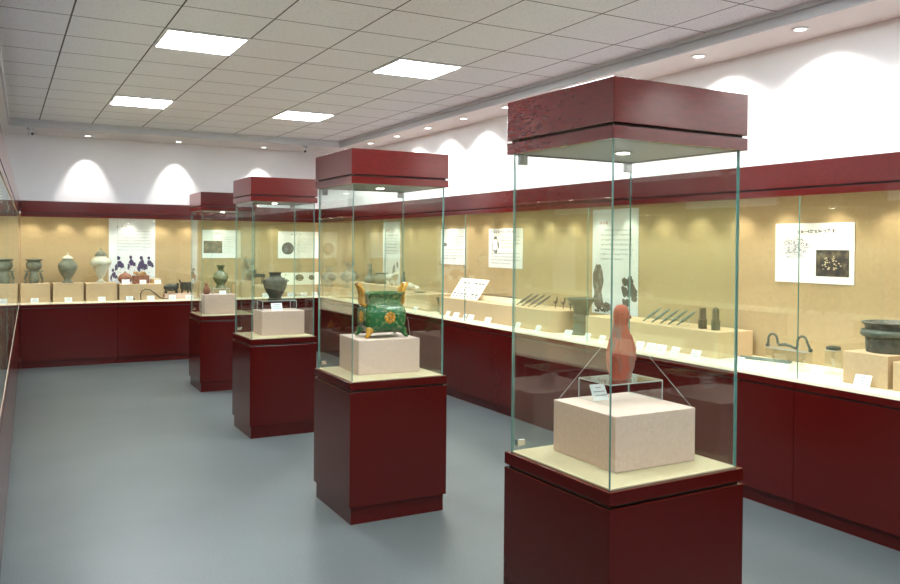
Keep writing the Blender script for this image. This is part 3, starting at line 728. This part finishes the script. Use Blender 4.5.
small_board('finds_board', (4.40, 7.75, 1.0135), -PI/2, .60, .26, -.62, 'slanted white board with rows of small dark finds on the round-ended block', pcs)
small_board('fan_piece_board', (3.87, 11.80, .986), 0, .72, .185, -.30, 'leaning cream board with two dark fan-shaped pieces on the back deck',
            [('fan', .03, .105, .062), ('fan', .22, .105, .045), ('dot', -.26, .13, .010), ('dot', -.20, .10, .010), ('dot', -.22, .06, .010), ('dot', -.14, .06, .010), ('dot', -.18, .15, .010)])
# flared beaker
def beaker():
    t = thing('bronze_beaker', 'dark green flared bronze beaker standing beyond the round-ended block', 'beaker', (4.50, 5.80, ZD+.001), 0)
    MB().lathe([(.075, 0), (.10, 0), (.098, .02), (.075, .06), (.062, .10)], n=32).build('foot', 'bronze_green', t, smooth=True)
    MB().lathe([(.062, .10), (.074, .115), (.078, .14), (.074, .165), (.062, .18)], n=32).build('body', 'bronze_green', t, smooth=True)
    MB().lathe([(.062, .18), (.07, .22), (.085, .26), (.115, .30), (.137, .318), (.135, .322), (.11, .306), (.08, .26), (.05, .2)], n=32).build('mouth', 'bronze_green', t, smooth=True)
beaker()
# near-corner objects on the right wall
vase('glass_goblet', 'small pale greenish goblet on the deck near the second case edge', 'goblet', (4.48, 8.42, ZD+.001), [(.035, 0), (.045, 0), (.02, .02), (.015, .06), (.03, .10), (.05, .17), (.047, .17), (.03, .11)], 'bronze_blue', n=20)
def conch(loc, s, rz, label):
    t = thing('conch_shell', label, 'shell', loc, rz, 'pale shells on the block')
    pts = []; rad = []
    for k in range(14):
        u = k/13; pts.append((s*(u-.5)*2.2, s*.15*math.sin(9*u), s*.5+s*.25*u)); rad.append(s*(.12+.45*math.sin(PI*min(1, u*1.15))**1.3*(1+.2*math.sin(22*u))))
    rad[-1] = s*.05
    MB().tube(pts, rad, 14).build('body', 'shell', t, smooth=True)
conch((4.50, 9.26, 1.016), .085, -1.2, 'larger pale conch shell on the block right of the green cauldron')
conch((4.50, 9.06, 1.016), .06, -1.9, 'smaller brownish shell beside the pale conch')
vase('flat_dish', 'thin dark flat dish in front of the shells', 'dish', (4.43, 8.86, 1.016), [(.03, 0), (.04, 0), (.07, .008), (.10, .014), (.095, .014), (.03, .006)], 'bronze_black')
vase('long_necked_bottle', 'grey bottle with a long thin neck above the green cauldron', 'bottle', (4.50, 10.55, 1.056), [(.05, 0), (.06, 0), (.085, .02), (.09, .05), (.075, .08), (.035, .11), (.022, .14), (.020, .22), (.028, .26), (.022, .26)], 'grey_pottery')
vase('round_jar', 'round dark grey jar right of the long-necked bottle', 'jar', (4.50, 10.20, 1.056), [(.05, 0), (.07, 0), (.10, .03), (.115, .065), (.10, .10), (.065, .125), (.055, .14), (.068, .155), (.05, .15)], 'grey_pottery')
t = thing('pottery_animal', 'grey pottery animal standing behind the green cauldron handles', 'figurine', (4.50, 9.84, 1.056), -PI/2)
mb = MB().tube([(-.13, 0, .085), (-.09, 0, .105), (0, 0, .10), (.09, 0, .11), (.13, 0, .15), (.16, 0, .165), (.20, 0, .15)], [.02, .045, .05, .05, .034, .032, .014], 12, flat=.9)
for x in (-.08, .08):
    for y in (-.025, .025): mb.tube([(x, y, .08), (x, y, .0)], [.018, .013], 8)
mb.tube([(.15, .015, .185), (.15, .02, .205)], [.008, .002], 6).tube([(.15, -.015, .185), (.15, -.02, .205)], [.008, .002], 6)
mb.build('body', 'shell', t, smooth=True)
solo('pottery_figurine', MB().lathe([(.03, 0), (.035, 0), (.028, .06), (.032, .09), (.024, .12), (.012, .13), (.02, .145), (.021, .165), (.012, .18), (.001, .185)], n=16), 'bronze_black', 'small dark standing figurine beside the pottery animal', 'figurine', (4.60, 9.68, 1.056), smooth=True)
# painted corner vases
pv = [(.06, 0), (.085, 0), (.075, .02), (.05, .06), (.045, .08), (.08, .105), (.125, .14), (.14, .18), (.13, .215), (.085, .245), (.055, .26), (.05, .29), (.062, .335), (.088, .37), (.084, .372), (.06, .35)]
vase('painted_vase', 'larger painted grey vase with flared neck in the corner', 'vase', (4.48, 11.28, .949), pv, 'painted_pottery')
vase('painted_jar', 'footed painted grey jar standing left of the corner vase', 'jar', (4.36, 11.80, .939), [(r*.86, z*.86) for r, z in pv], 'painted_pottery')
# back deck vessels
urn = [(.05, 0), (.085, 0), (.08, .012), (.055, .025), (.05, .045), (.065, .075), (.10, .12), (.13, .17), (.14, .215), (.135, .245), (.11, .275), (.075, .292), (.07, .300), (.07, .315)]
lid = [(.078, .312), (.082, .320), (.075, .335), (.04, .352), (.015, .36), (.010, .372), (.013, .385), (.007, .400), (.001, .405)]
def urn_thing(x, m, label, s, lidm, sz):
    t = thing('lidded_urn', label, 'urn', (x, 11.88, 1.056), 0)
    MB().lathe([(r*s, z*sz) for r, z in urn], n=36).build('body', m, t, smooth=True)
    MB().lathe([(r*s, z*sz) for r, z in lid], n=28).build('lid', lidm, t, smooth=True)
    return t
urn_thing(.755, 'grey_pottery', 'grey-green lidded urn on the second block from the left', .84, 'pale_pottery', 1.0)
t = thing('lidded_urn', 'pale lidded urn with a slim foot on the block beside the poster', 'urn', (1.16, 11.88, 1.051), 0)
MB().lathe([(.05, 0), (.062, 0), (.058, .012), (.03, .03), (.026, .06), (.05, .09), (.07, .13), (.09, .19), (.12, .235), (.133, .265), (.125, .295), (.10, .325), (.07, .345), (.062, .36)], n=36).build('body', 'pale_pottery', t, smooth=True)
MB().lathe([(.074, .36), (.076, .37), (.06, .40), (.03, .425), (.012, .435), (.012, .455), (.002, .468)], n=28).build('lid', 'grey_pottery', t, smooth=True)
def figure_vessel(x, label):
    t = thing('figure_vessel', label, 'vessel', (x, 11.9, 1.056), 0, 'faded grey figure vessels')
    MB().lathe([(.04, 0), (.055, 0), (.065, .05), (.06, .10), (.045, .14), (.02, .155)], n=20).build('base', 'grey_pottery', t, smooth=True)
    mb = MB()
    for s in (-1, 1): mb.tube([(s*.095, 0, 0), (s*.10, 0, .06), (s*.075, 0, .14)], [.022, .018, .015], 8)
    mb.box(-.11, .11, -.04, .04, .145, .165); mb.build('support', 'grey_pottery', t)
    MB().lathe([(.05, .165), (.085, .19), (.095, .23), (.09, .27), (.07, .285), (.10, .30), (.105, .31), (.02, .32)], n=24).build('bowl', 'grey_pottery', t, smooth=True)
figure_vessel(.36, 'faded grey vessel on a two-legged base on the leftmost block')
# small pots in front of the poster
vase('brown_bowl', 'round brown lidded bowl in front of the poster', 'bowl', (1.465, 11.88, 1.031), [(.03, 0), (.045, 0), (.085, .04), (.095, .07), (.09, .09), (.07, .12), (.035, .14), (.02, .15), (.01, .165), (.001, .167)], 'brown_pottery', n=24)
t = thing('clay_box', 'brown clay box topped with pale rounded lumps in front of the poster', 'box', (1.672, 11.92, 1.031), 0)
MB().box(-.105, .105, -.06, .06, 0, .11).build('box_body', 'brown_pottery', t, bevel=.004)
mb = MB()
for k in range(26): mb.ball((random.uniform(-.08, .08), random.uniform(-.04, .04), .115+random.uniform(0, .035)), .017, n=8)
o = mb.build('beads', 'ochre_pottery', t, smooth=True); o['kind'] = 'stuff'
t = thing('clay_box', 'low ochre clay box at the right end of the wide block', 'box', (1.86, 11.93, 1.031), 0)
MB().box(-.06, .06, -.05, .05, 0, .055).build('box_body', 'ochre_pottery', t, bevel=.004)
mb = MB()
for k in range(9): mb.ball((-.045+.022*(k % 5), -.02+.03*(k//5), .06), .012, n=8)
o = mb.build('beads', 'pale_bead', t, smooth=True); o['kind'] = 'stuff'
solo('clay_fragment', MB().ball((0, 0, .012), .03, .02, .014, 12), 'brown_pottery', 'tiny reddish lump beside the brown bowl', 'fragment', (1.572, 11.80, 1.031), smooth=True)
# iron curve
solo('curved_iron', MB().tube([(-.16, .0, .003), (-.165, .01, .08), (-.15, .02, .12), (-.10, .02, .145), (-.04, .02, .135), (.02, .01, .085), (.08, 0, .03), (.13, 0, .010), (.19, 0, .008)], .007, 8), 'iron', 'thin black curved iron piece arching over the back deck', 'iron piece', (1.80, 11.665, ZD+.005), smooth=True)
solo('iron_fragment', MB().tube([(-.05, 0, .012), (-.03, 0, .03), (0, 0, .055), (.03, 0, .03), (.06, 0, .012)], .012, 8), 'iron', 'small dark fragment behind the label card left of the curved iron', 'fragment', (1.50, 11.68, ZD+.001), smooth=True)
def ding(x, y, label, rnd=True):
    t = thing('bronze_tripod', label, 'tripod', (x, y, .886), 0, 'dark bronze tripods')
    if rnd:
        MB().lathe([(.02, .035), (.07, .04), (.092, .065), (.097, .10), (.09, .135), (.095, .145), (.10, .15), (.085, .15), (.06, .08)], n=28).build('body', 'bronze_black', t, smooth=True)
        for k in range(3):
            a = -PI/2+2*PI*k/3; MB().tube([(.065*math.cos(a), .065*math.sin(a), .05), (.075*math.cos(a), .075*math.sin(a), .0)], [.016, .010], 8).build('leg', 'bronze_black', t, smooth=True)
        for s in (-1, 1): MB().tube([(s*.09, -.02, .145), (s*.105, -.02, .19), (s*.105, .02, .19), (s*.09, .02, .145)], .007, 8).build('handle', 'bronze_black', t, smooth=True)
    else:
        MB().ball((0, 0, .085), .105, .07, .055, 24).build('body', 'bronze_black', t, smooth=True)
        for sx in (-1, 1):
            for sy in (-1, 1): MB().tube([(sx*.065, sy*.035, .05), (sx*.075, sy*.04, 0)], [.015, .010], 8).build('leg', 'bronze_black', t, smooth=True)
        MB().ball((.085, 0, .125), .022).build('head', 'bronze_black', t, smooth=True)
ding(2.075, 11.92, 'plump dark bronze four-legged vessel left of the round tripod', False)
ding(2.29, 11.92, 'round dark bronze tripod with two upright handles', True)
t = thing('bronze_stand', 'dark stepped bronze stand left of the dark jar, on the long back block', 'bronze stand', (3.27, 11.92, .986), 0)
MB().box(-.12, .12, -.06, .06, .11, .16).build('top_slab', 'bronze_black', t, bevel=.004)
MB().lathe([(.05, .16), (.07, .17), (.06, .20), (.07, .22), (.06, .22)], (-.06, 0, 0), 20).build('pot', 'bronze_black', t, smooth=True)
for sx in (-1, 1):
    for sy in (-1, 1): MB().tube([(sx*.10, sy*.045, .11), (sx*.10, sy*.045, 0)], .007, 8).build('leg', 'bronze_black', t)

# ---------------------------------------------------------------- security cameras
def cctv(x, y, label, yaw):
    t = thing('security_camera', label, 'security camera', (x, y, ZS-.0005), yaw, 'security cameras under the back soffit')
    MB().box(-.035, .035, -.03, .03, -.03, 0).build('mount', 'molding', t, bevel=.003)
    MB().tube([(0, 0, -.03), (0, -.01, -.07)], .014, 10).build('arm', 'white_plastic', t)
    MB().tube([(0, .03, -.075), (0, -.05, -.085)], .026, 16).build('housing', 'white_plastic', t, smooth=True)
    MB().tube([(0, -.049, -.085), (0, -.056, -.086)], .018, 16).build('lens', 'black_plastic', t)
cctv(.31, 11.46, 'small white security camera in the far left corner of the ceiling', .3)
cctv(3.86, 11.46, 'small white security camera above the second pedestal case, on the back soffit', -.5)
